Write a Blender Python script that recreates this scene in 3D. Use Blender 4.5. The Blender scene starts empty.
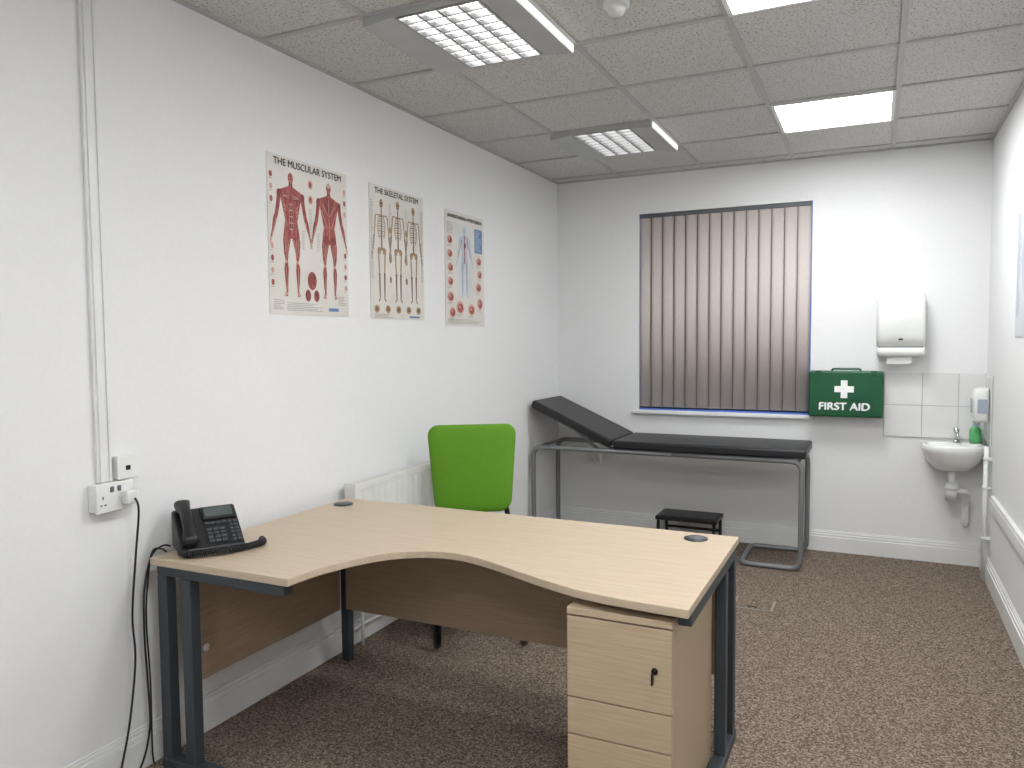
import bpy, bmesh, math, random
from mathutils import Vector, Matrix
random.seed(4)
sc=bpy.context.scene
COL=sc.collection
try:
    sc.view_settings.view_transform='Standard'; sc.view_settings.look='None'
except Exception: pass
H,XL,XR,D,YF=2.647,-2.241,.622,5.527,-1.6

# ------------------------------------------------------------ helpers
def lin(c): return tuple([((v/255)/12.92 if v/255<=.04045 else ((v/255+.055)/1.055)**2.4) for v in c])+(1,)
def mat(name,col,rough=.5,metal=0,col2=None,scale=(1,1,1),nscale=5,bump=0,detail=4,emis=None,spec=.5,lo=.35,hi=.65,bdist=.002):
    m=bpy.data.materials.new(name);m.use_nodes=True;nt=m.node_tree;b=nt.nodes['Principled BSDF']
    b.inputs['Base Color'].default_value=lin(col);b.inputs['Roughness'].default_value=rough;b.inputs['Metallic'].default_value=metal
    b.inputs['Specular IOR Level'].default_value=spec
    tc=nt.nodes.new('ShaderNodeTexCoord');mp=nt.nodes.new('ShaderNodeMapping');mp.inputs['Scale'].default_value=scale
    nt.links.new(tc.outputs['Object'],mp.inputs[0])
    n=nt.nodes.new('ShaderNodeTexNoise');n.inputs['Scale'].default_value=nscale;n.inputs['Detail'].default_value=detail
    nt.links.new(mp.outputs[0],n.inputs['Vector'])
    r=nt.nodes.new('ShaderNodeValToRGB');r.color_ramp.elements[0].position=lo;r.color_ramp.elements[1].position=hi
    if col2 is None: col2=tuple(v*.96 for v in col)
    r.color_ramp.elements[0].color=lin(col2);r.color_ramp.elements[1].color=lin(col)
    nt.links.new(n.outputs['Fac'],r.inputs[0]);nt.links.new(r.outputs[0],b.inputs['Base Color'])
    if bump:
        bp=nt.nodes.new('ShaderNodeBump');bp.inputs['Strength'].default_value=bump;bp.inputs['Distance'].default_value=bdist
        nt.links.new(n.outputs['Fac'],bp.inputs['Height']);nt.links.new(bp.outputs[0],b.inputs['Normal'])
    if emis:
        b.inputs['Emission Color'].default_value=(emis[0],emis[1],emis[2],1);b.inputs['Emission Strength'].default_value=emis[3]
    return m
def empty(name,loc=(0,0,0),rotz=0):
    e=bpy.data.objects.new(name,None);e.empty_display_size=.1;e.location=loc;e.rotation_euler=(0,0,rotz);COL.objects.link(e);return e
def mobj(name,V,Fc,m,parent=None,smooth=False,bevel=0,seg=2):
    me=bpy.data.meshes.new(name);me.from_pydata([tuple(v) for v in V],[],Fc)
    bm=bmesh.new();bm.from_mesh(me);bmesh.ops.recalc_face_normals(bm,faces=bm.faces);bm.to_mesh(me);bm.free()
    if smooth:
        for p in me.polygons:p.use_smooth=True
    me.materials.append(m)
    o=bpy.data.objects.new(name,me);COL.objects.link(o)
    if parent:o.parent=parent
    if bevel:
        b=o.modifiers.new('b','BEVEL');b.width=bevel;b.segments=seg;b.limit_method='ANGLE'
        for p in me.polygons:p.use_smooth=True
        w=o.modifiers.new('w','WEIGHTED_NORMAL')
    return o
def boxes(name,L,m,parent=None,bevel=0,seg=2):
    V=[];Fc=[]
    for (x0,x1,y0,y1,z0,z1) in L:
        n=len(V)
        V+=[(x0,y0,z0),(x1,y0,z0),(x1,y1,z0),(x0,y1,z0),(x0,y0,z1),(x1,y0,z1),(x1,y1,z1),(x0,y1,z1)]
        Fc+=[[n+i for i in f] for f in ((3,2,1,0),(4,5,6,7),(0,1,5,4),(1,2,6,5),(2,3,7,6),(3,0,4,7))]
    return mobj(name,V,Fc,m,parent,False,bevel,seg)
def box(name,x0,x1,y0,y1,z0,z1,m,parent=None,bevel=0,seg=2): return boxes(name,[(x0,x1,y0,y1,z0,z1)],m,parent,bevel,seg)
def prism(name,pts,z0,z1,m,parent=None,bevel=0):
    n=len(pts);V=[(p[0],p[1],z0) for p in pts]+[(p[0],p[1],z1) for p in pts]
    Fc=[list(range(n))[::-1],list(range(n,2*n))]+[[i,(i+1)%n,n+(i+1)%n,n+i] for i in range(n)]
    return mobj(name,V,Fc,m,parent,False,bevel)
def rounded(pts,r,seg=6,closed=False):
    P=[Vector(p) for p in pts];out=[];n=len(P)
    for i in range(n):
        if not closed and i in (0,n-1): out.append(P[i]);continue
        a=P[i-1];b=P[i];c=P[(i+1)%n]
        d1=(a-b);d2=(c-b);rr=min(r,d1.length*.49,d2.length*.49)
        p1=b+d1.normalized()*rr;p2=b+d2.normalized()*rr
        for k in range(seg+1):
            t=k/seg;out.append(p1*(1-t)**2+b*2*t*(1-t)+p2*t*t)
    return out
def tube(name,pts,r,m,parent=None,seg=12,corner=0,closed=False,cs=6):
    P=rounded(pts,corner,cs,closed) if corner else [Vector(p) for p in pts]
    Q=[P[0]]
    for p in P[1:]:
        if (p-Q[-1]).length>1e-5:Q.append(p)
    P=Q;n=len(P);V=[];Fc=[];nrm=None
    for i in range(n):
        if closed: t=(P[(i+1)%n]-P[i-1]).normalized()
        else: t=(P[min(i+1,n-1)]-P[max(i-1,0)]).normalized()
        if nrm is None:
            nrm=t.orthogonal().normalized()
        nrm=(nrm-t*nrm.dot(t))
        nrm=nrm.normalized() if nrm.length>1e-6 else t.orthogonal().normalized()
        b=t.cross(nrm)
        for k in range(seg):
            a=2*math.pi*k/seg;V.append(P[i]+(nrm*math.cos(a)+b*math.sin(a))*r)
    m_=n if closed else n-1
    for i in range(m_):
        j=(i+1)%n
        for k in range(seg):
            Fc.append([i*seg+k,i*seg+(k+1)%seg,j*seg+(k+1)%seg,j*seg+k])
    if not closed:
        Fc.append(list(range(seg)));Fc.append([(n-1)*seg+k for k in range(seg)])
    o=mobj(name,V,Fc,m,parent,True);return o
def loft(name,rings,m,parent=None,caps=True,bevel=0):
    n=len(rings[0]);V=[p for r in rings for p in r];Fc=[]
    for i in range(len(rings)-1):
        for k in range(n):Fc.append([i*n+k,i*n+(k+1)%n,(i+1)*n+(k+1)%n,(i+1)*n+k])
    if caps:Fc.append(list(range(n)));Fc.append([(len(rings)-1)*n+k for k in range(n)])
    return mobj(name,V,Fc,m,parent,True)
def sring(cx,cy,a,b,z,e=2.0,n=32):
    out=[]
    for k in range(n):
        t=2*math.pi*k/n;c,s=math.cos(t),math.sin(t)
        out.append((cx+a*math.copysign(abs(c)**(2/e),c),cy+b*math.copysign(abs(s)**(2/e),s),z))
    return out
def cyl(name,c,r,z0,z1,m,parent=None,n=24,r2=None):
    return loft(name,[sring(c[0],c[1],r,r,z0,2,n),sring(c[0],c[1],r2 or r,r2 or r,z1,2,n)],m,parent)
def text(name,s,size,loc,rot,m,parent,ext=.0004,xs=1,align='CENTER'):
    cu=bpy.data.curves.new(name,'FONT');cu.body=s;cu.size=size;cu.extrude=ext;cu.align_x=align;cu.align_y='CENTER'
    o=bpy.data.objects.new(name,cu);COL.objects.link(o);bpy.context.view_layer.update()
    dg=bpy.context.evaluated_depsgraph_get();me=bpy.data.meshes.new_from_object(o.evaluated_get(dg))
    bpy.data.objects.remove(o);me.materials.clear();me.materials.append(m)
    o=bpy.data.objects.new(name,me);COL.objects.link(o);o.location=loc;o.rotation_euler=rot;o.scale=(xs,1,1);o.parent=parent;return o
def cushion(name,w0,w1,h,t,m,parent,curv=0,r=.08,N=22,plane='xz',org=(0,0,0),tilt=0):
    V=[];Fc=[]
    def hw(v):
        w=(w0+(w1-w0)*(v+1)/2)/2
        d=(1-abs(v))*h/2
        if d<r: w-= r-math.sqrt(max(0,r*r-(r-d)**2))
        return max(w,.001)
    us=[math.sin(math.pi/2*(-1+2*i/N)) for i in range(N+1)]
    for side in (1,-1):
        for v in us:
            for u in us:
                x=u*hw(v);pr=(max(0,1-abs(u)**8)*max(0,1-abs(v)**8))**.5
                V.append((x,side*t/2*pr - curv*x*x, v*h/2))
    n=N+1
    for s in range(2):
        for i in range(N):
            for j in range(N):
                b=s*n*n+i*n+j;Fc.append([b,b+1,b+n+1,b+n])
    R=Matrix.Rotation(tilt,4,'X')
    if plane=='xy': R=Matrix.Rotation(math.radians(-90),4,'X')
    V=[tuple(R@Vector(v)+Vector(org)) for v in V]
    me=bpy.data.meshes.new(name);me.from_pydata(V,[],Fc)
    bm=bmesh.new();bm.from_mesh(me);bmesh.ops.remove_doubles(bm,verts=bm.verts,dist=.0004);bmesh.ops.recalc_face_normals(bm,faces=bm.faces);bm.to_mesh(me);bm.free()
    for p in me.polygons:p.use_smooth=True
    me.materials.append(m);o=bpy.data.objects.new(name,me);COL.objects.link(o);o.parent=parent;return o

# ------------------------------------------------------------ materials
M_wall=mat('wall_paint',(229,229,229),.75,0,(227,227,227),nscale=60,bump=.05,bdist=.001)
M_trim=mat('trim_gloss_white',(230,230,228),.35,nscale=3)
def carpet():
    m=bpy.data.materials.new('carpet_brown');m.use_nodes=True;nt=m.node_tree;b=nt.nodes['Principled BSDF'];b.inputs['Roughness'].default_value=1;b.inputs['Specular IOR Level'].default_value=.1
    tc=nt.nodes.new('ShaderNodeTexCoord')
    v=nt.nodes.new('ShaderNodeTexVoronoi');v.inputs['Scale'].default_value=170;nt.links.new(tc.outputs['Object'],v.inputs['Vector'])
    n=nt.nodes.new('ShaderNodeTexNoise');n.inputs['Scale'].default_value=100;n.inputs['Detail'].default_value=4;nt.links.new(tc.outputs['Object'],n.inputs['Vector'])
    bw=nt.nodes.new('ShaderNodeSeparateColor');nt.links.new(v.outputs['Color'],bw.inputs[0])
    mx=nt.nodes.new('ShaderNodeMath');mx.operation='MULTIPLY_ADD';mx.inputs[1].default_value=.5;nt.links.new(bw.outputs[0],mx.inputs[0])
    m2=nt.nodes.new('ShaderNodeMath');m2.operation='MULTIPLY';m2.inputs[1].default_value=.5;nt.links.new(n.outputs['Fac'],m2.inputs[0]);nt.links.new(m2.outputs[0],mx.inputs[2])
    r=nt.nodes.new('ShaderNodeValToRGB');e=r.color_ramp.elements;e[0].position=.2;e[0].color=lin((72,61,52));e[1].position=.8;e[1].color=lin((158,145,132))
    q=e.new(.5);q.color=lin((113,100,89))
    nt.links.new(mx.outputs[0],r.inputs[0]);nt.links.new(r.outputs[0],b.inputs['Base Color'])
    bp=nt.nodes.new('ShaderNodeBump');bp.inputs['Strength'].default_value=.5;bp.inputs['Distance'].default_value=.003;nt.links.new(mx.outputs[0],bp.inputs['Height']);nt.links.new(bp.outputs[0],b.inputs['Normal'])
    return m
M_carpet=carpet()
def tilemat():
    m=bpy.data.materials.new('ceiling_tile_fissured');m.use_nodes=True;nt=m.node_tree;b=nt.nodes['Principled BSDF'];b.inputs['Roughness'].default_value=.95
    tc=nt.nodes.new('ShaderNodeTexCoord')
    n=nt.nodes.new('ShaderNodeTexNoise');n.inputs['Scale'].default_value=110;n.inputs['Detail'].default_value=2;nt.links.new(tc.outputs['Object'],n.inputs['Vector'])
    r=nt.nodes.new('ShaderNodeValToRGB');e=r.color_ramp.elements;e[0].position=.33;e[0].color=lin((144,142,140));e[1].position=.45;e[1].color=lin((203,202,200))
    nt.links.new(n.outputs['Fac'],r.inputs[0]);nt.links.new(r.outputs[0],b.inputs['Base Color'])
    bp=nt.nodes.new('ShaderNodeBump');bp.inputs['Strength'].default_value=.3;bp.inputs['Distance'].default_value=.002;nt.links.new(r.outputs[0],bp.inputs['Height']);nt.links.new(bp.outputs[0],b.inputs['Normal'])
    return m
M_tile=tilemat()
M_grid=mat('ceiling_grid_metal',(182,181,180),.5)
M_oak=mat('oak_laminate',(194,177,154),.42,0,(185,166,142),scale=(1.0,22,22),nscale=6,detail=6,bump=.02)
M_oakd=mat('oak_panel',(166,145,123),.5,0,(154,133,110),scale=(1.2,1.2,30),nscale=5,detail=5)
M_steel=mat('steel_anthracite',(62,69,75),.45,.2)
M_black=mat('plastic_black',(22,23,26),.38)
M_blackm=mat('metal_black',(18,18,20),.4,.3)
M_vinyl=mat('vinyl_black',(34,34,38),.40,0,(28,28,32),nscale=120,bump=.15,bdist=.0008)
M_tubeg=mat('frame_grey',(128,130,132),.4,.3)
M_green=mat('fabric_green',(95,146,28),.85,0,(86,136,20),nscale=180,bump=.2,bdist=.0008)
M_fag=mat('firstaid_green',(6,82,48),.4,0,(5,76,44))
M_white=mat('plastic_white',(228,229,226),.35)
M_whiteb=mat('sign_white',(245,245,245),.5)
M_ceram=mat('ceramic_white',(236,236,234),.12)
M_wtile=mat('tile_white',(226,226,225),.15)
M_grout=mat('grout',(176,174,170),.9)
M_chrome=mat('chrome',(215,216,218),.12,1)
M_louv=mat('louvre_aluminium',(165,165,166),.3,.8)
M_lamp=mat('led_diffuser',(255,255,255),.5,emis=(.97,.99,1,32))
M_strip=mat('fixture_side_glow',(240,240,240),.5,emis=(1,1,.98,.7))  # weak glow standing in for panel light on the fixture's side
M_ftube=mat('fluorescent_glow',(250,250,250),.5,emis=(1,1,.98,3.2))
M_fix=mat('fixture_grey',(180,182,182),.5)
M_blind=mat('blind_fabric',(201,191,186),.85,0,(194,184,179),scale=(60,60,8),nscale=8,bump=.1,bdist=.0008)
M_blue=mat('window_film_blue',(84,116,200),.5)
M_dark=mat('dark_gap',(14,14,15),.8)
M_grey=mat('grey_plastic',(92,94,97),.5)
M_scr=mat('lcd_grey',(84,94,92),.2)
M_btn=mat('button_grey',(72,75,82),.4)
M_rad=mat('radiator_enamel',(230,229,224),.35)
M_gliq=mat('soap_green',(90,172,110),.2)
M_sgrey=mat('dispenser_blue_grey',(165,176,190),.25)
M_fbox=mat('floor_box_grey',(140,132,123),.6)

# ------------------------------------------------------------ room shell
T=.15
box('floor',XL-T,XR+T,YF-T,D+T+.2,-.1,0,M_carpet)
box('ceiling',XL-T,XR+T,YF-T,D+T+.2,H,H+.1,M_tile)
box('wall_left',XL-T,XL,YF-T,D+T,0,H,M_wall)
box('wall_right',XR,XR+T,YF-T,D+T,0,H,M_wall)
box('wall_front',XL,XR,YF-T,YF,0,H,M_wall)
WX0,WX1,WZ0,WZ1=-1.59,-.40,.92,2.36
boxes('wall_back',[(XL,WX0,D,D+.2,0,H),(WX1,XR,D,D+.2,0,H),(WX0,WX1,D,D+.2,0,WZ0),(WX0,WX1,D,D+.2,WZ1,H)],M_wall)
L=[]
for x in (-1.725,-1.125,-.525,.075): L.append((x-.012,x+.012,YF,D,H-.007,H+.001))
y=4.179+1.2
while y>YF: L.append((XL,XR,y-.012,y+.012,H-.008,H+.001)); y-=.6
L+=[(XL,XL+.02,YF,D,H-.009,H),(XR-.02,XR,YF,D,H-.009,H),(XL,XR,D-.02,D,H-.009,H)]
boxes('trim_1',L,M_grid)
def skirt(name,ax,w,a,b,s):
    L=[]
    for t,z0,z1 in ((.02,0,.10),(.015,.10,.118),(.010,.118,.132),(.006,.132,.14)):
        if ax=='x': L.append((min(w,w+s*t),max(w,w+s*t),a,b,z0,z1))
        else: L.append((a,b,min(w,w+s*t),max(w,w+s*t),z0,z1))
    return boxes(name,L,M_trim,bevel=.002)
skirt('baseboard_left','x',XL,YF,D,1);skirt('baseboard_right','x',XR,YF,D,-1)
skirt('baseboard_back','y',D,XL+.02,XR-.02,-1);skirt('baseboard_front','y',YF,XL+.02,XR-.02,1)
# window
w=empty('window_1')
fw=.05
boxes('frame',[(WX0,WX1,D+.12,D+.17,WZ0,WZ0+fw),(WX0,WX1,D+.12,D+.17,WZ1-fw,WZ1),(WX0,WX0+fw,D+.12,D+.17,WZ0+fw,WZ1-fw),(WX1-fw,WX1,D+.12,D+.17,WZ0+fw,WZ1-fw),(-1.02,-.97,D+.12,D+.17,WZ0+fw,WZ1-fw)],M_white,w,.004)
M_glass=mat('night_glass',(20,26,48),.08)
box('glass_pane',WX0+.03,WX1-.03,D+.14,D+.15,WZ0+.03,WZ1-.03,M_glass,w)
boxes('reveal_lining',[(WX0,WX0+.004,D+.004,D+.12,WZ0+.0,WZ1),(WX1-.007,WX1,D+.002,D+.12,WZ0,WZ1),(WX0+.004,WX1-.007,D+.003,D+.12,WZ0,WZ0+.012)],M_blue,w)
sl=box('sill',WX0-.05,WX1+.03,D-.035,D+.0,WZ0-.028,WZ0-.003,M_trim,w,.005)
# blinds
bl=empty('vertical_blind')
box('headrail',WX0+.006,WX1-.01,D+.004,D+.036,WZ1-.030,WZ1-.004,M_grey,bl,.003)
n=14;bx0=WX0+.005;p=(WX1-.009-bx0)/n;V=[];Fc=[]
for i in range(n):
    xc=bx0+p*(i+.5);a=math.radians(5);hw=p/2+.001
    prev=[]
    for z in (WZ0+.024,WZ1-.031):
        for k in range(5):
            u=-1+2*k/4;xx=xc+u*hw*math.cos(a);yy=D+.012+u*hw*math.sin(a)-(1-u*u)*.003
            prev.append((xx,yy,z))
    b=len(V);V+=prev
    for k in range(4):Fc.append([b+k,b+k+1,b+5+k+1,b+5+k])
o=mobj('slats',V,Fc,M_blind,bl,True);sm=o.modifiers.new('s','SOLIDIFY');sm.thickness=.0012
M_bline=mat('blind_dark_line',(112,100,96),.9)
boxes('slat_joint_lines',[(bx0+p*i-.0020,bx0+p*i+.0020,D+.0045,D+.0055,WZ0+.026,WZ1-.033) for i in range(1,n)],M_bline,bl)  # thin darker strips over the joints between slats
boxes('slat_weights',[(bx0+p*(i+.5)-.03,bx0+p*(i+.5)+.03,D+.020,D+.024,WZ0+.026,WZ0+.055) for i in range(n)],M_blind,bl)
# ------------------------------------------------------------ ceiling lights
def led(x0,y0):
    e=empty('ceiling_light_panel');
    boxes('frame',[(x0+.01,x0+.59,y0+.01,y0+.028,H-.014,H-.0005),(x0+.01,x0+.59,y0+.572,y0+.59,H-.014,H-.0005),(x0+.01,x0+.028,y0+.028,y0+.572,H-.014,H-.0005),(x0+.572,x0+.59,y0+.028,y0+.572,H-.014,H-.0005)],M_white,e)
    box('diffuser',x0+.028,x0+.572,y0+.028,y0+.572,H-.010,H-.0005,M_lamp,e)
for yy in (4.179,2.379,.579,-1.221): led(-.525,yy)  # last two panels unseen, added at the same spacing to light the near end
def louvre(x0,y0):
    e=empty('louvre_ceiling_light');zb=H-.042;x1,y1=x0+.6,y0+.6
    a,b=x0+.125,x0+.46;c0,c1=y0+.02,y1-.02
    boxes('rim',[(x0-.012,x0-.006,y0+.004,y1-.004,zb,H-.009),(x1-.016,x1-.010,y0+.004,y1-.004,zb,H-.009),(a-.01,b+.01,y0+.004,c0,H-.026,H-.009),(a-.01,b+.01,c1,y1-.004,H-.026,H-.009)],M_fix,e)
    for nm,xo,xi in (('wing_outer',x0-.006,a-.006),('wing_inner',x1-.016,b+.006)):
        pr=[(xo,zb),(xi,H-.028),(xi,H-.009),(xo,H-.009)]
        V=[(x,y0+.004,z) for x,z in pr]+[(x,y1-.004,z) for x,z in pr]
        mobj(nm,V,[[0,1,2,3],[4,5,6,7],[0,1,5,4],[1,2,6,5],[2,3,7,6],[3,0,4,7]],M_fix,e)
    box('lit_side_face',x1-.010,x1-.004,y0+.01,y1-.01,zb+.003,H-.010,M_strip,e)  # plain outer side face, made to glow so it looks lit by the panels
    L=[];nx,ny=4,9
    for i in range(nx+1):
        x=a+(b-a)*i/nx;L.append((x-.005,x+.005,c0,c1,H-.030,H-.011))
    for j in range(ny+1):
        y=c0+(c1-c0)*j/ny;L.append((a,b,y-.004,y+.004,H-.0305,H-.011))
    boxes('louvre',L,M_louv,e)
    box('lamp_tray',a,b,c0,c1,H-.0105,H-.009,M_ftube,e)
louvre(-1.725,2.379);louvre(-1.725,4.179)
sd=empty('smoke_detector')
cyl('base',(-.86,2.69),.048,H-.016,H-.001,M_white,sd)
cyl('head',(-.86,2.69),.028,H-.042,H-.016,M_white,sd,r2=.038)
cyl('led_ring',(-.86,2.69),.031,H-.028,H-.025,M_grey,sd)

# ------------------------------------------------------------ desk
dk=empty('office_desk')
zt=.73;th=.025
curve=[(-1.59,1.75),(-1.585,1.83),(-1.565,1.92),(-1.53,2.02),(-1.475,2.11),(-1.40,2.17),(-1.31,2.20),(-1.22,2.195),(-1.10,2.155),(-.98,2.10),(-.86,2.05),(-.74,2.01),(-.60,1.99),(-.435,1.98)]
def smooth(c):
    out=[c[0]]
    for i in range(len(c)-1):
        p0=c[max(i-1,0)];p1=c[i];p2=c[i+1];p3=c[min(i+2,len(c)-1)]
        for k in range(1,4):
            t=k/3
            out.append(tuple(.5*((2*p1[j])+(-p0[j]+p2[j])*t+(2*p0[j]-5*p1[j]+4*p2[j]-p3[j])*t*t+(-p0[j]+3*p1[j]-3*p2[j]+p3[j])*t**3) for j in (0,1)))
    return out
pts=[(-2.175,1.74)]+smooth(curve)+[(-.435,2.80),(-2.175,2.79)]
prism('desktop',pts,zt-th,zt,M_oak,dk,.0025)
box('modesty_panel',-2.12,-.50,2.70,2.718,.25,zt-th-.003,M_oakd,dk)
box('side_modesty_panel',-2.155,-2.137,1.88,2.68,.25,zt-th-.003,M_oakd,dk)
for i,(yy,zz) in enumerate(((1.93,.62),(1.93,.36))):
    tube('cam_fixing_%d'%(i+1),[(-2.137,yy,zz),(-2.134,yy,zz)],.014,M_white,dk,16)
boxes('leg_frame_left',[(-2.175,-1.62,1.765,1.805,.665,.704),(-2.175,-2.13,1.765,1.805,.03,.665),(-2.065,-2.02,1.765,1.805,.03,.665),(-2.175,-1.66,1.76,1.81,.0,.035)],M_steel,dk,.004)
boxes('leg_rear',[(-2.165,-2.125,2.72,2.76,.0,.704)],M_steel,dk,.004)
boxes('leg_frame_right',[(-.475,-.437,2.03,2.76,.665,.704),(-.475,-.437,2.72,2.76,.03,.665),(-.475,-.437,2.56,2.60,.03,.665),(-.478,-.434,2.06,2.77,.0,.035)],M_steel,dk,.004)
tube('cable_tray',[(-1.50,2.50,.70),(-1.47,2.50,.635),(-1.20,2.50,.635),(-1.17,2.50,.70)],.011,M_blackm,dk,10,corner=.03)
for i,(x,y) in enumerate(((-2.10,2.67),(-.57,2.71))):
    cyl('grommet_ring_%d'%(i+1),(x,y),.042,zt+.0005,zt+.004,M_steel,dk,32)
    cyl('grommet_cap_%d'%(i+1),(x,y),.030,zt+.004,zt+.0055,M_grey,dk,32)
# pedestal
pd=empty('drawer_pedestal')
px0,px1,py0,py1,pz=-.787,-.482,2.0,2.55,.682
M_ped=mat('oak_pedestal',(190,170,144),.45,0,(178,157,130),scale=(1.2,26,30),nscale=5,detail=5)
boxes('carcass',[(px0,px0+.018,py0+.02,py1,.03,pz-.02),(px1-.018,px1,py0+.02,py1,.03,pz-.02),(px0+.018,px1-.018,py1-.018,py1,.03,pz-.02),(px0+.018,px1-.018,py0+.02,py1-.018,.03,.048)],M_ped,pd,.001)
box('top',px0,px1,py0,py1,pz-.02,pz,M_ped,pd,.0015)
box('inner_shadow_gap',px0+.019,px1-.019,py0+.021,py0+.03,.05,pz-.021,M_dark,pd)
zz=[pz-.024,.42,.31,.04]
for i in range(3):
    box('drawer_front_%d'%(i+1),px0+.001,px1-.001,py0,py0+.018,zz[i+1]+.003,zz[i]-.001,M_ped,pd,.0015)
tube('lock',[(px1-.048,py0+.001,.54),(px1-.048,py0-.006,.54)],.009,M_blackm,pd,16)
boxes('key',[(px1-.049,px1-.047,py0-.022,py0-.006,.534,.546),(px1-.0505,px1-.0455,py0-.034,py0-.02,.512,.544)],M_blackm,pd,.001)
for i,(x,y) in enumerate(((px0+.05,py0+.06),(px1-.05,py0+.06),(px0+.05,py1-.06),(px1-.05,py1-.06))):
    tube('castor_%d'%(i+1),[(x-.012,y,.0165),(x+.012,y,.0165)],.0165,M_black,pd,16)

# ------------------------------------------------------------ telephone
ph=empty('desk_telephone',(-2.095,1.915,zt+.001),math.radians(58))
prof=[(-.095,0),(-.095,.022),(.070,.128),(.086,.122),(.080,.0)]
V=[];Fc=[];n=len(prof)
for x in (-.105,.105):V+=[(x,y,z) for y,z in prof]
Fc=[list(range(n)),list(range(n,2*n))]+[[i,(i+1)%n,n+(i+1)%n,n+i] for i in range(n)]
mobj('body',V,Fc,M_black,ph,False,.007,3)
ang=math.atan2(.106,.165)
fr=bpy.data.objects.new('face',None);COL.objects.link(fr);fr.parent=ph;fr.location=(0,-.095,.022);fr.rotation_euler=(ang,0,0)
box('screen_bezel',-.015,.098,.128,.190,.0,.008,M_black,fr,.003)
box('screen',-.005,.088,.138,.182,.008,.009,M_scr,fr)
B=[]
for r in range(4):
    for c in range(3): B.append((-.01+c*.022,.006+c*.022,.02+r*.018,.032+r*.018,.0,.005))
for r in range(6): B.append((.068,.078,.015+r*.018,.027+r*.018,.0,.004));B.append((.084,.096,.015+r*.018,.027+r*.018,.0,.004))
for c in range(4): B.append((-.01+c*.019,.004+c*.019,.106,.118,.0,.004))
boxes('buttons',B,M_btn,fr,.0012)
rings=[]
for i in range(25):
    t=i/24;yv=.004+.205*t;e=abs(2*t-1)
    arch=.016*(1-e*e)
    lo=.004+.022*max(0,1-(e/.62)**4);hi=.040+arch
    wd=.019+.009*max(0,(e-.4)/.6)
    if i in(0,24): wd*=.6;hi-=.010
    zc=(lo+hi)/2;hh=(hi-lo)/2
    rings.append([(-.072+wd*math.copysign(abs(math.cos(a))**.7,math.cos(a)),yv,zc+hh*math.copysign(abs(math.sin(a))**.7,math.sin(a))) for a in [2*math.pi*k/16 for k in range(16)]])
loft('handset',rings,M_black,fr)
path=smooth([(-.10,-.075),(-.085,-.115),(-.04,-.125),(.02,-.13),(.08,-.125),(.13,-.11),(.165,-.085),(.17,-.05)])
Pp=[];tot=0;dens=[]
for i in range(len(path)-1):
    for k in range(24):
        t=k/24;dens.append((path[i][0]*(1-t)+path[i+1][0]*t,path[i][1]*(1-t)+path[i+1][1]*t))
for i in range(len(dens)-1):
    dx=dens[i+1][0]-dens[i][0];dy=dens[i+1][1]-dens[i][1];l=math.hypot(dx,dy) or 1e-6;tot+=l
    a=2*math.pi*tot/.0075;nx,ny=-dy/l,dx/l
    Pp.append((dens[i][0]+nx*math.cos(a)*.010,dens[i][1]+ny*math.cos(a)*.010,.0135+math.sin(a)*.010))
tube('coiled_cord',Pp,.0029,M_black,ph,6)

# ------------------------------------------------------------ left wall services
tr=empty('cable_trunking')
boxes('cover',[(XL,XL+.014,1.602,1.655,1.0,H-.009)],M_trim,tr,.002)
boxes('lip',[(XL+.014,XL+.020,1.610,1.616,1.0,H-.009),(XL+.014,XL+.020,1.642,1.648,1.0,H-.009)],M_trim,tr)
so=empty('power_socket')
box('back_box',XL,XL+.035,1.575,1.705,.908,.998,M_white,so,.004)
box('plate',XL+.035,XL+.044,1.573,1.707,.906,1.0,M_white,so,.004)
boxes('rockers',[(XL+.044,XL+.048,1.622,1.633,.97,.988),(XL+.044,XL+.048,1.648,1.659,.97,.988)],M_grey,so,.001)
boxes('plug',[(XL+.044,XL+.078,1.658,1.700,.925,.968)],M_white,so,.006)
boxes('pin_holes',[(XL+.0435,XL+.0445,1.594,1.598,.95,.96),(XL+.0435,XL+.0445,1.586,1.593,.93,.934),(XL+.0435,XL+.0445,1.60,1.607,.93,.934)],M_dark,so)
s2=empty('telephone_socket')
box('back_box',XL,XL+.025,1.662,1.735,1.003,1.078,M_white,s2,.004)
box('plate',XL+.025,XL+.032,1.660,1.737,1.001,1.080,M_white,s2,.003)
boxes('port',[(XL+.0315,XL+.033,1.69,1.707,1.03,1.045)],M_dark,s2)
def bez(pts,n=8):
    out=[Vector(pts[0])]
    for i in range(len(pts)-1):
        p0=Vector(pts[max(i-1,0)]);p1=Vector(pts[i]);p2=Vector(pts[i+1]);p3=Vector(pts[min(i+2,len(pts)-1)])
        for k in range(1,n+1):
            t=k/n;out.append(.5*((2*p1)+(-p0+p2)*t+(2*p0-5*p1+4*p2-p3)*t*t+(-p0+3*p1-3*p2+p3)*t**3))
    return out
pc=empty('power_cable')
tube('cord',bez([(XL+.083,1.68,.945),(XL+.092,1.685,.90),(XL+.07,1.685,.75),(XL+.05,1.68,.55),(XL+.05,1.685,.4),(XL+.045,1.66,.2),(XL+.035,1.63,.05),(XL+.06,1.60,.006),(XL+.12,1.45,.006)]),.0035,M_black,pc,8)
tc_=empty('telephone_cable')
tube('cord',bez([(-2.212,1.855,.737),(-2.214,1.83,.745),(-2.212,1.79,.735),(-2.210,1.765,.70),(-2.208,1.74,.6),(-2.20,1.73,.45),(-2.205,1.74,.3),(-2.19,1.73,.15),(-2.20,1.70,.03),(-2.18,1.62,.006),(-2.1,1.5,.006)]),.0035,M_black,tc_,8)
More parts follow.
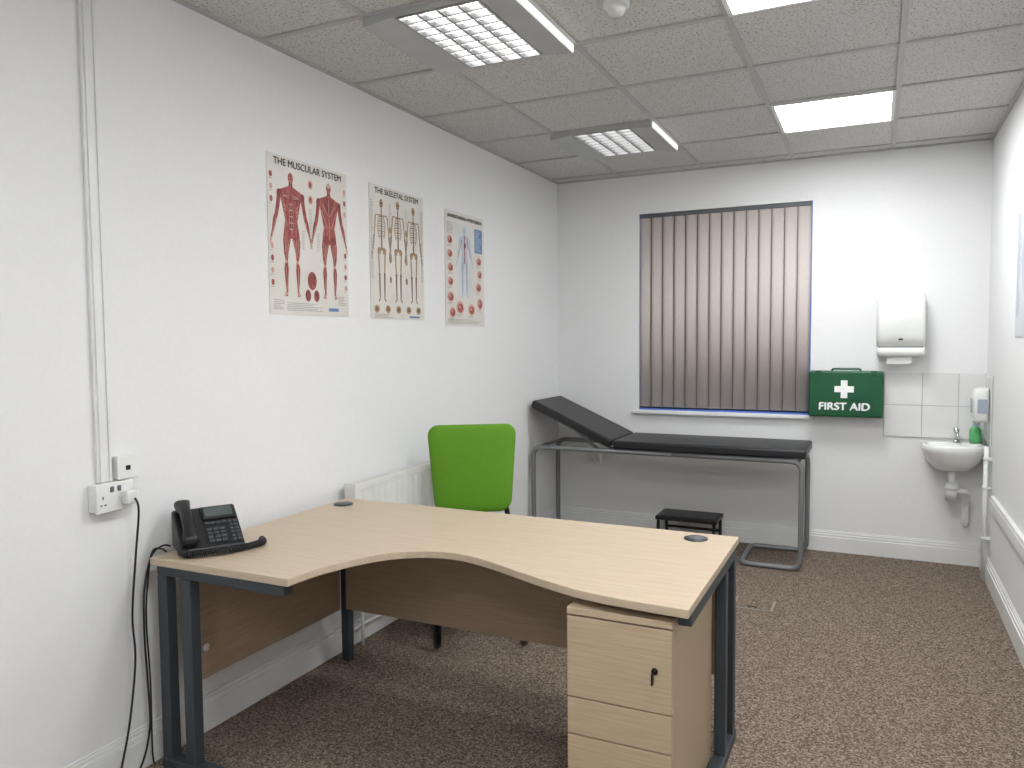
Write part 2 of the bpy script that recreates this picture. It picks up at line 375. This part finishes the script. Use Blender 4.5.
tube('cord_slack',bez([(-2.165,1.80,.735),(-2.185,1.795,.745),(-2.206,1.775,.735),(-2.21,1.755,.62),(-2.208,1.745,.5),(-2.205,1.75,.3),(-2.20,1.745,.05),(-2.19,1.75,.01)]),.003,M_black,tc_,8)

# ------------------------------------------------------------ radiator
rd=empty('radiator')
ry0,ry1,rz0,rz1=2.82,3.80,.19,.79
V=[];Fc=[];ys=[];yy=ry0
while yy<ry1-.001:
    ys+=[(yy,0),(yy+.012,.007),(yy+.026,.007),(yy+.038,0)];yy+=.05
ys.append((ry1,0))
xo=XL+.092
for y,dx in ys: V+=[(xo+dx,y,rz0+.02),(xo+dx,y,rz1-.03)]
for i in range(len(ys)-1):Fc.append([2*i,2*i+1,2*i+3,2*i+2])
o=mobj('front_panel',V,Fc,M_rad,rd);s_=o.modifiers.new('s','SOLIDIFY');s_.thickness=.002
boxes('edge_caps',[(XL+.035,xo+.004,ry0-.004,ry0,rz0,rz1),(XL+.035,xo+.004,ry1,ry1+.004,rz0,rz1),(xo-.006,xo+.006,ry0,ry1,rz1-.032,rz1),(xo-.006,xo+.006,ry0,ry1,rz0,rz0+.022),(XL+.035,XL+.04,ry0,ry1,rz0,rz1)],M_rad,rd,.001)
G=[];yy=ry0+.006
while yy<ry1: G.append((XL+.04,xo-.006,yy,yy+.008,rz1-.008,rz1-.002));yy+=.02
boxes('top_grille',G,M_rad,rd)
boxes('wall_brackets',[(XL,XL+.036,3.0,3.03,.3,.7),(XL,XL+.036,3.6,3.63,.3,.7)],M_rad,rd)
tube('flow_pipe',[(XL+.06,ry1+.002,.23),(XL+.06,ry1+.05,.23),(XL+.06,ry1+.05,.0)],.0075,M_white,rd,10,corner=.02)
tube('valve',[(XL+.06,ry1+.05,.22),(XL+.06,ry1+.05,.29)],.016,M_white,rd,14)
tube('return_pipe',[(XL+.06,2.90,.20),(XL+.06,2.90,.10),(XL+.06,2.90,.0)],.0075,M_white,rd,10)
tube('return_run',[(XL+.035,2.80,.085),(XL+.035,3.9,.085)],.0075,M_white,rd,10)

# ------------------------------------------------------------ posters
X0=XL+.002
M_paper=mat('poster_paper',(219,215,208),.45)
M_red=mat('ink_red',(132,46,46),.5,0,(170,94,86),scale=(1,70,22),nscale=2,detail=3)
M_redd=mat('ink_dark_red',(102,36,38),.5,0,(142,68,62),scale=(1,70,22),nscale=2,detail=3);M_pink=mat('ink_pink',(206,160,148),.5);M_bone=mat('ink_bone',(166,138,108),.5);M_boned=mat('ink_bone_dark',(116,92,72),.5)
M_ink=mat('ink_black',(46,42,44),.5);M_txt=mat('ink_grey_text',(158,153,148),.5);M_lblue=mat('ink_light_blue',(206,212,218),.5);M_bluei=mat('ink_blue',(100,132,176),.5);M_skin=mat('ink_pale_blue',(184,192,204),.5)
M_glos=mat('ink_pale_panel',(212,214,214),.5)
class Poster:
    def __init__(s,name,y0,y1,z0,z1,side='L'):
        s.e=empty(name);s.y0,s.z0,s.w,s.h=y0,z0,y1-y0,z1-z0;s.side=side;s.d={};s.n=0
        if side=='L': box('sheet',X0,X0+.001,y0,y1,z0,z1,M_paper,s.e)
        else: box('sheet',XR-.003,XR-.002,y0,y1,z0,z1,M_paper,s.e)
    def map(s,u,v):
        k=.0004+.0000045*s.n
        if s.side=='L': return (X0+.001+k,s.y0+u,s.z0+v)
        return (XR-.003-k,s.y0+s.w-u,s.z0+v)
    def poly(s,p,m,l=0):
        V,Fc=s.d.setdefault(m.name,([],[]));b=len(V);s.n+=1
        V+=[s.map(u,v) for u,v in p];Fc.append(list(range(b,b+len(p))))
    def ell(s,u,v,a,b,m,l=0,n=16): s.poly([(u+a*math.cos(2*math.pi*k/n),v+b*math.sin(2*math.pi*k/n)) for k in range(n)],m,l)
    def cap(s,a,b,r1,r2,m,l=0):
        dx,dy=b[0]-a[0],b[1]-a[1];t=math.atan2(dy,dx);p=[]
        for k in range(7): an=t+math.pi/2+math.pi*k/6;p.append((a[0]+r1*math.cos(an),a[1]+r1*math.sin(an)))
        for k in range(7): an=t-math.pi/2+math.pi*k/6;p.append((b[0]+r2*math.cos(an),b[1]+r2*math.sin(an)))
        s.poly(p,m,l)
    def rect(s,u0,u1,v0,v1,m,l=0): s.poly([(u0,v0),(u1,v0),(u1,v1),(u0,v1)],m,l)
    def lines(s,u0,u1,v0,v1,m=None,dv=.0075,l=0):
        v=v1
        while v>v0:
            s.rect(u0,u0+(u1-u0)*random.uniform(.55,1),v-.0024,v,m or M_txt,l);v-=dv
    def title(s,t,size,v,xs=1):
        text('title',t,size,(X0+.0016,s.y0+s.w/2,s.z0+v),(math.pi/2,0,math.pi/2),M_ink,s.e,.0002,xs)
        text('title_weight',t,size,(X0+.0013,s.y0+s.w/2+.0016,s.z0+v+.0010),(math.pi/2,0,math.pi/2),M_ink,s.e,.0001,xs)
        text('title_weight_2',t,size,(X0+.0019,s.y0+s.w/2-.0012,s.z0+v-.0008),(math.pi/2,0,math.pi/2),M_ink,s.e,.0001,xs)
    def done(s):
        for i,(mn,(V,Fc)) in enumerate(s.d.items()):
            mobj('print_%d'%(i+1),V,Fc,bpy.data.materials[mn],s.e)
LEG=[(.095,.52),(.108,.44),(.100,.34),(.084,.285),(.100,.22),(.090,.11),(.078,.045),(.108,.008),(.062,.0),(.058,.045),(.054,.13),(.046,.21),(.054,.285),(.044,.35),(.010,.45),(.02,.52)]
ARM=[(.10,.845),(.145,.83),(.172,.79),(.182,.72),(.200,.65),(.225,.59),(.240,.51),(.268,.43),(.250,.41),(.228,.48),(.192,.56),(.162,.63),(.142,.70),(.128,.76)]
def musc(P,cx,b,h,k=1.0,back=False):
    S=lambda x,y:(cx+x*h*k,b+y*h)
    P.cap(S(0,.9),S(0,.85),.020*h,.026*h,M_redd);P.ell(*S(0,.935),.030*h,.043*h,M_red)
    if back: P.ell(*S(0,.955),.024*h,.020*h,M_pink)
    else: P.cap(S(-.012,.94),S(-.012,.94),.005*h,.005*h,M_pink);P.cap(S(.012,.94),S(.012,.94),.005*h,.005*h,M_pink);P.cap(S(-.01,.912),S(.01,.912),.003*h,.003*h,M_pink)
    P.poly([S(-.03,.87),S(-.10,.845),S(-.13,.78),S(-.10,.68),S(-.076,.60),S(-.098,.51),S(-.03,.46),S(.03,.46),S(.098,.51),S(.076,.60),S(.10,.68),S(.13,.78),S(.10,.845),S(.03,.87)],M_red)
    for sg in(-1,1):
        f=lambda A:[S(sg*x,y) for x,y in A]
        P.poly(f(LEG),M_red);P.poly(f(ARM),M_red)
        P.ell(*S(sg*.148,.80),.024*h,.034*h,M_redd)
        P.cap(S(sg*.045,.46),S(sg*.062,.34),.008*h,.004*h,M_redd);P.cap(S(sg*.086,.44),S(sg*.084,.33),.008*h,.005*h,M_redd)
        P.cap(S(sg*.060,.22),S(sg*.064,.12),.009*h,.003*h,M_redd);P.cap(S(sg*.088,.22),S(sg*.080,.12),.007*h,.003*h,M_redd);P.cap(S(sg*.074,.23),S(sg*.070,.06),.0022*h,.002*h,M_pink)
        for q,l0,l1 in((-.030,.45,.37),(-.005,.46,.32),(.022,.47,.35)):P.cap(S(sg*(.062+q),l0),S(sg*(.068+q*.6),l1),.0022*h,.002*h,M_pink)
        P.ell(*S(sg*.072,.275),.012*h,.014*h,M_pink);P.cap(S(sg*.25,.445),S(sg*.262,.405),.010*h,.006*h,M_pink);P.cap(S(sg*.072,.025),S(sg*.095,.008),.010*h,.008*h,M_pink)
        P.cap(S(sg*.155,.76),S(sg*.178,.67),.010*h,.006*h,M_redd);P.cap(S(sg*.20,.62),S(sg*.236,.50),.008*h,.004*h,M_redd);P.cap(S(sg*.19,.60),S(sg*.238,.48),.002*h,.002*h,M_pink)
        if back:
            P.poly([S(0,.86),S(sg*.08,.835),S(sg*.04,.76),S(0,.66)],M_redd);P.cap(S(sg*.105,.74),S(sg*.03,.60),.002*h,.002*h,M_pink);P.cap(S(sg*.09,.79),S(sg*.01,.70),.0025*h,.002*h,M_pink)
            P.ell(*S(sg*.05,.50),.036*h,.034*h,M_redd)
        else:
            P.ell(*S(sg*.057,.785),.044*h,.026*h,M_redd)
            for q in(0,.012,.024):P.cap(S(sg*.02,.775+q),S(sg*.095,.785+q*.4),.0016*h,.0016*h,M_pink)
            for q in range(3):P.cap(S(sg*.088,.72-q*.03),S(sg*.066,.70-q*.03),.003*h,.002*h,M_pink)
    if not back:
        P.rect(cx-.022*h,cx+.022*h,b+.53*h,b+.735*h,M_pink)
        for j in range(4): P.rect(cx-.020*h,cx-.0015*h,b+(.538+j*.05)*h,b+(.580+j*.05)*h,M_redd);P.rect(cx+.0015*h,cx+.020*h,b+(.538+j*.05)*h,b+(.580+j*.05)*h,M_redd)
    else:P.cap(S(0,.84),S(0,.50),.0025*h,.0025*h,M_pink)
def skel(P,cx,b,h,k=1):
    S=lambda x,y:(cx+x*h*k,b+y*h);m=M_boned
    P.ell(*S(0,.94),.030*h,.042*h,M_bone,1);P.ell(*S(-.015,.94),.007*h,.009*h,M_ink,2);P.ell(*S(.015,.94),.007*h,.009*h,M_ink,2);P.cap(S(-.012,.91),S(.012,.91),.005*h,.005*h,m,2)
    P.cap(S(0,.89),S(0,.48),.008*h,.011*h,m,1);P.cap(S(-.13,.825),S(.13,.825),.006*h,.006*h,M_bone,1)
    for i in range(9):
        w=.05+.042*math.sin(math.pi*(i+1)/10);y=.82-i*.023
        for sg in(-1,1):P.cap(S(0,y),S(sg*w,y-.012),.0035*h,.0035*h,M_bone if i%2 else m,1);P.cap(S(sg*w,y-.012),S(sg*w*.75,y-.03),.0035*h,.003*h,m,2)
    P.ell(*S(-.045,.49),.040*h,.032*h,M_bone,1);P.ell(*S(.045,.49),.040*h,.032*h,M_bone,1);P.ell(*S(0,.475),.018*h,.018*h,M_paper,2)
    for sg in(-1,1):
        P.cap(S(sg*.135,.81),S(sg*.165,.64),.010*h,.007*h,M_bone,1);P.cap(S(sg*.16,.63),S(sg*.195,.49),.006*h,.004*h,m,1);P.cap(S(sg*.18,.63),S(sg*.212,.49),.005*h,.004*h,M_bone,1);P.cap(S(sg*.21,.47),S(sg*.225,.41),.011*h,.006*h,M_bone,1)
        P.cap(S(sg*.075,.47),S(sg*.058,.27),.012*h,.009*h,M_bone,1);P.ell(*S(sg*.057,.265),.016*h,.012*h,m,2);P.cap(S(sg*.052,.25),S(sg*.05,.05),.009*h,.006*h,m,1);P.cap(S(sg*.07,.25),S(sg*.062,.05),.004*h,.003*h,M_bone,1);P.cap(S(sg*.05,.035),S(sg*.08,.01),.01*h,.009*h,M_bone,1)
P=Poster('muscular_system_poster',2.40,2.915,1.56,2.215)
P.title('THE MUSCULAR SYSTEM',.041,.628,.98)
musc(P,.138,.075,.53,.92);musc(P,.385,.075,.53,.92,True)
P.ell(.262,.15,.030,.040,M_red);P.ell(.252,.155,.011,.026,M_redd);P.ell(.272,.155,.011,.026,M_redd);P.ell(.234,.085,.018,.026,M_redd);P.ell(.290,.085,.018,.026,M_redd)
for y in(.50,.565):P.ell(.262,y,.015,.020,M_pink,1);P.ell(.262,y,.008,.013,M_red,2)
P.lines(.250,.275,.30,.46);P.lines(.02,.09,.02,.06);P.lines(.44,.50,.05,.09)
P.lines(.10,.34,.018,.050);P.rect(.37,.44,.02,.035,M_bluei);P.lines(.20,.225,.28,.36);P.lines(.30,.32,.28,.36)
for j,y in enumerate((.57,.52,.47,.28,.23,.18,.13)):
    P.ell(.496,y,.009,.013,M_red if j%2 else M_pink,1);P.ell(.020,y,.009,.013,M_pink if j%2 else M_red,1);P.lines(.006,.034,y-.024,y-.017);P.lines(.480,.508,y-.024,y-.017)
P.done()
P=Poster('skeletal_system_poster',3.09,3.58,1.555,2.215)
P.title('THE SKELETAL SYSTEM',.039,.632)
skel(P,.10,.085,.52,.72);skel(P,.245,.085,.53,.68);skel(P,.39,.085,.52,.72)
P.lines(.008,.030,.2,.58);P.lines(.460,.482,.2,.58);P.lines(.165,.182,.3,.58);P.lines(.312,.328,.3,.58)
for i in range(5):P.ell(.05+.095*i,.05,.022,.02,M_bone,1);P.ell(.05+.095*i,.05,.012,.01,M_boned,2)
for y in (.45,.3,.2):P.ell(.172,y,.010,.018,M_bone,1);P.ell(.318,y,.010,.018,M_bone,1)
P.lines(.03,.2,.008,.025);P.rect(.34,.44,.01,.02,M_bluei);P.done()
P=Poster('hypertension_poster',3.81,4.29,1.53,2.20)
P.title('UNDERSTANDING HYPERTENSION',.029,.637,.92)
P.rect(.14,.32,.17,.60,M_glos,0)
S=lambda x,y:(.23+x*.40,.17+y*.43)
P.ell(*S(0,.92),.020,.026,M_skin,1)
P.poly([S(-.03,.87),S(-.10,.845),S(-.13,.78),S(-.08,.62),S(-.098,.51),S(0,.46),S(.098,.51),S(.08,.62),S(.13,.78),S(.10,.845),S(.03,.87)],M_skin,1)
for sg in(-1,1):
    P.poly([S(sg*x,y) for x,y in LEG],M_skin,1);P.poly([S(sg*x,y) for x,y in ARM],M_skin,1)
    P.cap(S(sg*.05,.48),S(sg*.06,.05),.003,.002,M_bluei,2);P.cap(S(sg*.08,.79),S(sg*.19,.56),.003,.002,M_red,2)
P.cap(S(0,.85),S(0,.48),.005,.005,M_red,2);P.ell(*S(.015,.72),.013,.015,M_redd,3)
for (u,v,a,b) in((.055,.50,.030,.026),(.055,.42,.030,.024),(.06,.34,.032,.026),(.06,.26,.032,.026),(.41,.40,.034,.026),(.42,.32,.030,.026),(.405,.24,.036,.028),(.06,.17,.038,.030),(.17,.11,.046,.038),(.31,.10,.044,.034),(.08,.08,.036,.030),(.42,.14,.036,.036)):
    P.ell(u,v,a,b,M_pink,1);P.ell(u+.004,v-.003,a*.68,b*.68,M_red,2);P.ell(u-.004,v+.003,a*.25,b*.25,M_pink,3);P.lines(u-a,u+a,v-b-.012,v-b-.004)
P.rect(.355,.455,.45,.595,M_bluei,1);P.lines(.365,.445,.46,.585,M_lblue,l=2);P.lines(.02,.10,.54,.60);P.lines(.02,.45,.012,.04);P.done()
P=Poster('anatomy_poster',4.0,4.50,1.44,2.09,'R')
P.rect(.0,.50,.0,.65,M_lblue);P.ell(.25,.35,.1,.16,M_skin,1);P.lines(.02,.12,.10,.6,M_bluei,l=2);P.lines(.36,.48,.1,.6,M_bluei,l=2);P.done()

# ------------------------------------------------------------ chair
ch=empty('office_chair',(-1.875,3.45,0),math.radians(34))
cushion('backrest',.395,.470,.455,.05,M_green,ch,curv=-.30,r=.060,org=(0,0,.783),tilt=math.radians(-5))
cushion('seat',.46,.44,.45,.07,M_green,ch,curv=0,r=.07,plane='xy',org=(0,-.24,.455))
tube('cantilever_frame',[(-.13,.04,.80),(-.16,.06,.66),(-.205,.02,.415),(-.21,-.44,.415),(-.21,-.44,.0145),(-.21,.02,.0145),(.21,.02,.0145),(.21,-.44,.0145),(.21,-.44,.415),(.205,.02,.415),(.16,.06,.66),(.13,.04,.80)],.0140,M_blackm,ch,12,corner=.09)
box('back_shell',-.15,.15,.022,.036,.62,.92,M_black,ch,.01)
box('seat_pan',-.20,.20,-.43,-.04,.405,.425,M_black,ch,.008)

# ------------------------------------------------------------ examination couch
co=empty('examination_couch')
cy0,cy1=4.92,5.44
zr=.685
box('mattress',-1.60,-.375,cy0,cy1,zr+.018,zr+.075,M_vinyl,co,.014,4)
o=box('head_section',-.64,0,cy0,cy1,-.050,.006,M_vinyl,co,.014,4)
o.location=(-1.605,0,zr+.070);o.rotation_euler=(0,math.radians(24),0)
fr=.0165
tube('leg_loop_foot',[(-1.2,cy0+.025,zr),(-.40,cy0+.025,zr),(-.40,cy0+.025,fr),(-.76,cy0+.025,fr),(-.76,cy1-.03,fr),(-.40,cy1-.03,fr),(-.40,cy1-.03,zr),(-1.2,cy1-.03,zr)],fr,M_tubeg,co,14,corner=.07)
tube('leg_loop_head',[(-1.2,cy0+.025,zr),(-2.195,cy0+.025,zr),(-2.195,cy0+.025,fr),(-1.85,cy0+.025,fr),(-1.85,cy1-.03,fr),(-2.195,cy1-.03,fr),(-2.195,cy1-.03,zr),(-1.2,cy1-.03,zr)],fr,M_tubeg,co,14,corner=.07)
for i,x in enumerate((-.42,-1.2,-1.6,-2.16)):
    tube('cross_rail_%d'%(i+1),[(x,cy0+.025,zr),(x,cy1-.03,zr)],.011,M_tubeg,co,10)
for i,y in enumerate((cy0+.07,cy1-.08)):
    tube('head_strut_%d'%(i+1),[(-1.95,y,zr+.165),(-1.72,y,zr)],.009,M_tubeg,co,10)
    tube('head_rail_%d'%(i+1),[(-1.61,y,zr+.005),(-2.10,y,zr+.218)],.010,M_tubeg,co,10)
# step stool
st=empty('step_stool')
box('tread',-1.365,-.945,5.14,5.40,.195,.222,M_black,st,.006)
box('grip_pad',-1.345,-.965,5.155,5.385,.222,.226,M_vinyl,st,.002)
for i,x in enumerate((-1.345,-.965)):
    tube('leg_loop_%d'%(i+1),[(x,5.16,.20),(x,5.13,.011),(x,5.40,.011),(x,5.38,.20)],.011,M_blackm,st,10,corner=.03)
tube('cross_bar',[(-1.345,5.39,.10),(-.965,5.39,.10)],.009,M_blackm,st,10)

# ------------------------------------------------------------ back wall items
ws=empty('wall_socket')
box('plate',-2.0,-1.87,D-.012,D,.50,.585,M_white,ws,.003)
boxes('rockers',[(-1.965,-1.953,D-.015,D-.012,.55,.57),(-1.917,-1.905,D-.015,D-.012,.55,.57)],M_white,ws,.001)
boxes('pin_holes',[(x+dx-.003,x+dx+.003,D-.0128,D-.0118,.525+dz,.530+dz) for x in(-1.965,-1.905) for dx,dz in((-.01,-.006),(.01,-.006),(0,.008))],M_dark,ws)
fa=empty('first_aid_kit')
fx0,fx1,fz0,fz1,fy=-.40,.045,.925,1.225,D-.125
box('case_front',fx0,fx1,fy,fy+.058,fz0,fz1,M_fag,fa,.012,3)
box('case_back',fx0,fx1,fy+.062,D-.004,fz0,fz1,M_fag,fa,.012,3)
box('seam',fx0+.006,fx1-.006,fy+.05,fy+.07,fz0+.006,fz1-.006,M_dark,fa)
tube('handle',[(-.26,fy+.04,fz1-.01),(-.26,fy+.04,fz1+.014),(-.09,fy+.04,fz1+.014),(-.09,fy+.04,fz1-.01)],.007,M_fag,fa,10,corner=.02)
boxes('latches',[(-.36,-.32,fy-.005,fy+.03,fz1-.03,fz1+.004),(-.03,.01,fy-.005,fy+.03,fz1-.03,fz1+.004)],M_fag,fa,.003)
cx=-.185;cz=1.108;a1,b1=.020,.058
cr=[(-a1,b1),(a1,b1),(a1,a1),(b1,a1),(b1,-a1),(a1,-a1),(a1,-b1),(-a1,-b1),(-a1,-a1),(-b1,-a1),(-b1,a1),(-a1,a1)]
V=[(cx+x,fy-.0025,cz+z) for x,z in cr]+[(cx+x,fy-.0002,cz+z) for x,z in cr];n=12
mobj('cross',V,[list(range(12)),list(range(12,24))]+[[i,(i+1)%n,n+(i+1)%n,n+i] for i in range(n)],M_whiteb,fa)
text('label','FIRST AID',.068,(cx,fy-.0025,.992),(math.pi/2,0,0),M_whiteb,fa,.001,1.05)
text('label_weight','FIRST AID',.068,(cx+.003,fy-.0018,.9945),(math.pi/2,0,0),M_whiteb,fa,.001,1.05)
text('label_weight_2','FIRST AID',.068,(cx-.002,fy-.0014,.9905),(math.pi/2,0,0),M_whiteb,fa,.001,1.05)
pdp=empty('paper_towel_dispenser')
def rr(x0,x1,y0,y1,z,r=.03,n=6):
    return [tuple(p) for p in rounded([(x0,y0,z),(x1,y0,z),(x1,y1,z),(x0,y1,z)],r,n,True)]
loft('cover',[rr(.0,.275,D-.125,D-.002,1.385),rr(-.002,.277,D-.14,D-.002,1.45),rr(-.002,.277,D-.145,D-.002,1.55),rr(.0,.275,D-.13,D-.002,1.66),rr(.006,.269,D-.11,D-.002,1.705),rr(.02,.255,D-.09,D-.004,1.72)],M_white,pdp)
loft('tray',[rr(.015,.26,D-.115,D-.002,1.318,.03),rr(.0,.275,D-.135,D-.002,1.335,.03),rr(.0,.275,D-.135,D-.002,1.378,.03)],M_white,pdp)
box('slot_shadow',.01,.265,D-.118,D-.01,1.376,1.388,M_grey,pdp)
box('logo_mark',.125,.15,D-.1465,D-.14,1.425,1.435,M_dark,pdp,.002)  # small dark logo on the cover
boxes('paper_towel',[(.06,.20,D-.10,D-.096,1.275,1.33)],M_whiteb,pdp)
ts=empty('tiled_splashback')
box('grout_bed',.05,XR-.001,D-.006,D-.0005,.80,1.212,M_grout,ts)
L=[]
for r in range(2):
    z0=.802+r*.206
    for (a,b) in((.052,.268),(.271,.470),(.473,XR-.009)):L.append((a,b,D-.0095,D-.005,z0,z0+.203))
boxes('tiles',L,M_wtile,ts,.001)
box('grout_bed_side',XR-.006,XR-.0005,D-.30,D-.01,.80,1.212,M_grout,ts)
L=[]
for r in range(2):
    z0=.802+r*.206
    for (a,b) in((D-.298,D-.206),(D-.203,D-.011)):L.append((XR-.0095,XR-.005,a,b,z0,z0+.203))
boxes('tiles_side',L,M_wtile,ts,.001)
# wash basin
wb=empty('wash_basin')
bx,by=.435,D-.155
def dr(a,b,z,yb=0,n=40):
    out=[]
    for k in range(n):
        t=2*math.pi*k/n;c,s=math.cos(t),math.sin(t);e=2.3 if s<0 else 5
        out.append((bx+a*math.copysign(abs(c)**(2/e),c),by+yb+b*math.copysign(abs(s)**(2/e),s),z))
    return out
loft('bowl',[dr(.05,.05,.61,.08),dr(.10,.09,.625,.05),dr(.145,.125,.68,.02),dr(.165,.14,.735,.003),dr(.172,.144,.755),dr(.172,.144,.775),dr(.166,.139,.785),dr(.15,.122,.785),dr(.138,.092,.778,-.022),dr(.125,.08,.74,-.022),dr(.09,.06,.70,-.02),dr(.03,.02,.688,-.02)],M_ceram,wb)
tube('tap_spout',[(.46,D-.055,.785),(.46,D-.055,.84),(.46,D-.13,.845),(.46,D-.14,.825)],.009,M_chrome,wb,12,corner=.02)
cyl('tap_base',(.46,D-.055),.019,.783,.80,M_chrome,wb);cyl('tap_head',(.46,D-.055),.015,.845,.872,M_chrome,wb,r2=.019)
cyl('waste_neck',(bx,D-.13),.022,.53,.625,M_white,wb);cyl('bottle_trap',(bx,D-.13),.034,.43,.54,M_white,wb);cyl('trap_collar',(bx,D-.13),.038,.50,.52,M_white,wb)
tube('waste_pipe',[(bx,D-.13,.49),(bx+.085,D-.13,.49),(bx+.085,D-.07,.40),(bx+.085,D-.07,.27),(bx+.085,D-.002,.27)],.018,M_white,wb,14,corner=.03)
# soap
sb=empty('soap_bottle')
loft('bottle',[sring(.562,D-.06,.030,.018,.786,3,20),sring(.562,D-.06,.032,.02,.80,3,20),sring(.562,D-.06,.032,.02,.865,3,20),sring(.562,D-.06,.012,.012,.90,2,20)],M_gliq,sb)
cyl('collar',(.562,D-.06),.012,.90,.913,M_white,sb);tube('pump',[(.562,D-.06,.91),(.562,D-.06,.932),(.535,D-.075,.93)],.004,M_white,sb,8,corner=.006)
sd2=empty('soap_dispenser')
loft('body',[rr(.545,XR-.011,5.29,5.40,.93,.02),rr(.53,XR-.011,5.285,5.405,.95,.025),rr(.525,XR-.011,5.285,5.405,1.08,.025),rr(.535,XR-.011,5.29,5.40,1.125,.02),rr(.56,XR-.011,5.30,5.39,1.135,.02)],M_white,sd2)
box('level_window',.522,.527,5.31,5.38,.985,1.07,M_sgrey,sd2,.002)
box('side_window',.55,.60,5.2835,5.287,.985,1.07,M_sgrey,sd2,.001)
box('push_lever',.535,.57,5.315,5.375,.905,.935,M_sgrey,sd2,.006)
wp=empty('corner_pipe')
tube('pipe',[(XR-.03,5.2,.80),(XR-.03,5.2,.005)],.013,M_white,wp,12)
boxes('clips',[(XR-.046,XR-.001,5.183,5.217,z,z+.015) for z in(.25,.55,.72)],M_white,wp,.002)
td=empty('dado_trunking')
boxes('trunk_body',[(XR-.022,XR-.0005,1.0,5.05,.455,.54)],M_trim,td,.003)
boxes('trunk_lid',[(XR-.025,XR-.022,1.0,5.05,.475,.52)],M_trim,td,.001)
# floor box
fb=empty('floor_outlet_box')
box('frame',-.68,-.47,4.14,4.32,.0005,.006,M_fbox,fb,.001)
box('lid',-.668,-.482,4.152,4.308,.006,.0085,M_carpet,fb,.001)
box('lid_grip',-.60,-.55,4.165,4.18,.0085,.0095,M_dark,fb)

# ------------------------------------------------------------ camera
f,yaw,pit,rol,h=763.1,math.radians(25.523),math.radians(3.302),math.radians(-.453),1.445
c,s=math.cos(yaw),math.sin(yaw)
r=Vector((c,s,0));F0=Vector((-s,c,0));Z=Vector((0,0,1))
F=F0*math.cos(pit)-Z*math.sin(pit);U=Z*math.cos(pit)+F0*math.sin(pit)
R2=r*math.cos(rol)+U*math.sin(rol);U2=U*math.cos(rol)-r*math.sin(rol)
cd=bpy.data.cameras.new('camera');cd.sensor_width=36;cd.lens=f/1024*36;cd.clip_start=.02
cm=bpy.data.objects.new('camera',cd);COL.objects.link(cm)
cm.matrix_world=Matrix(((R2.x,U2.x,-F.x,0),(R2.y,U2.y,-F.y,0),(R2.z,U2.z,-F.z,h),(0,0,0,1)))
sc.camera=cm
wd=bpy.data.worlds.new('world');sc.world=wd;wd.use_nodes=True;wd.node_tree.nodes['Background'].inputs[0].default_value=(.02,.025,.05,1)
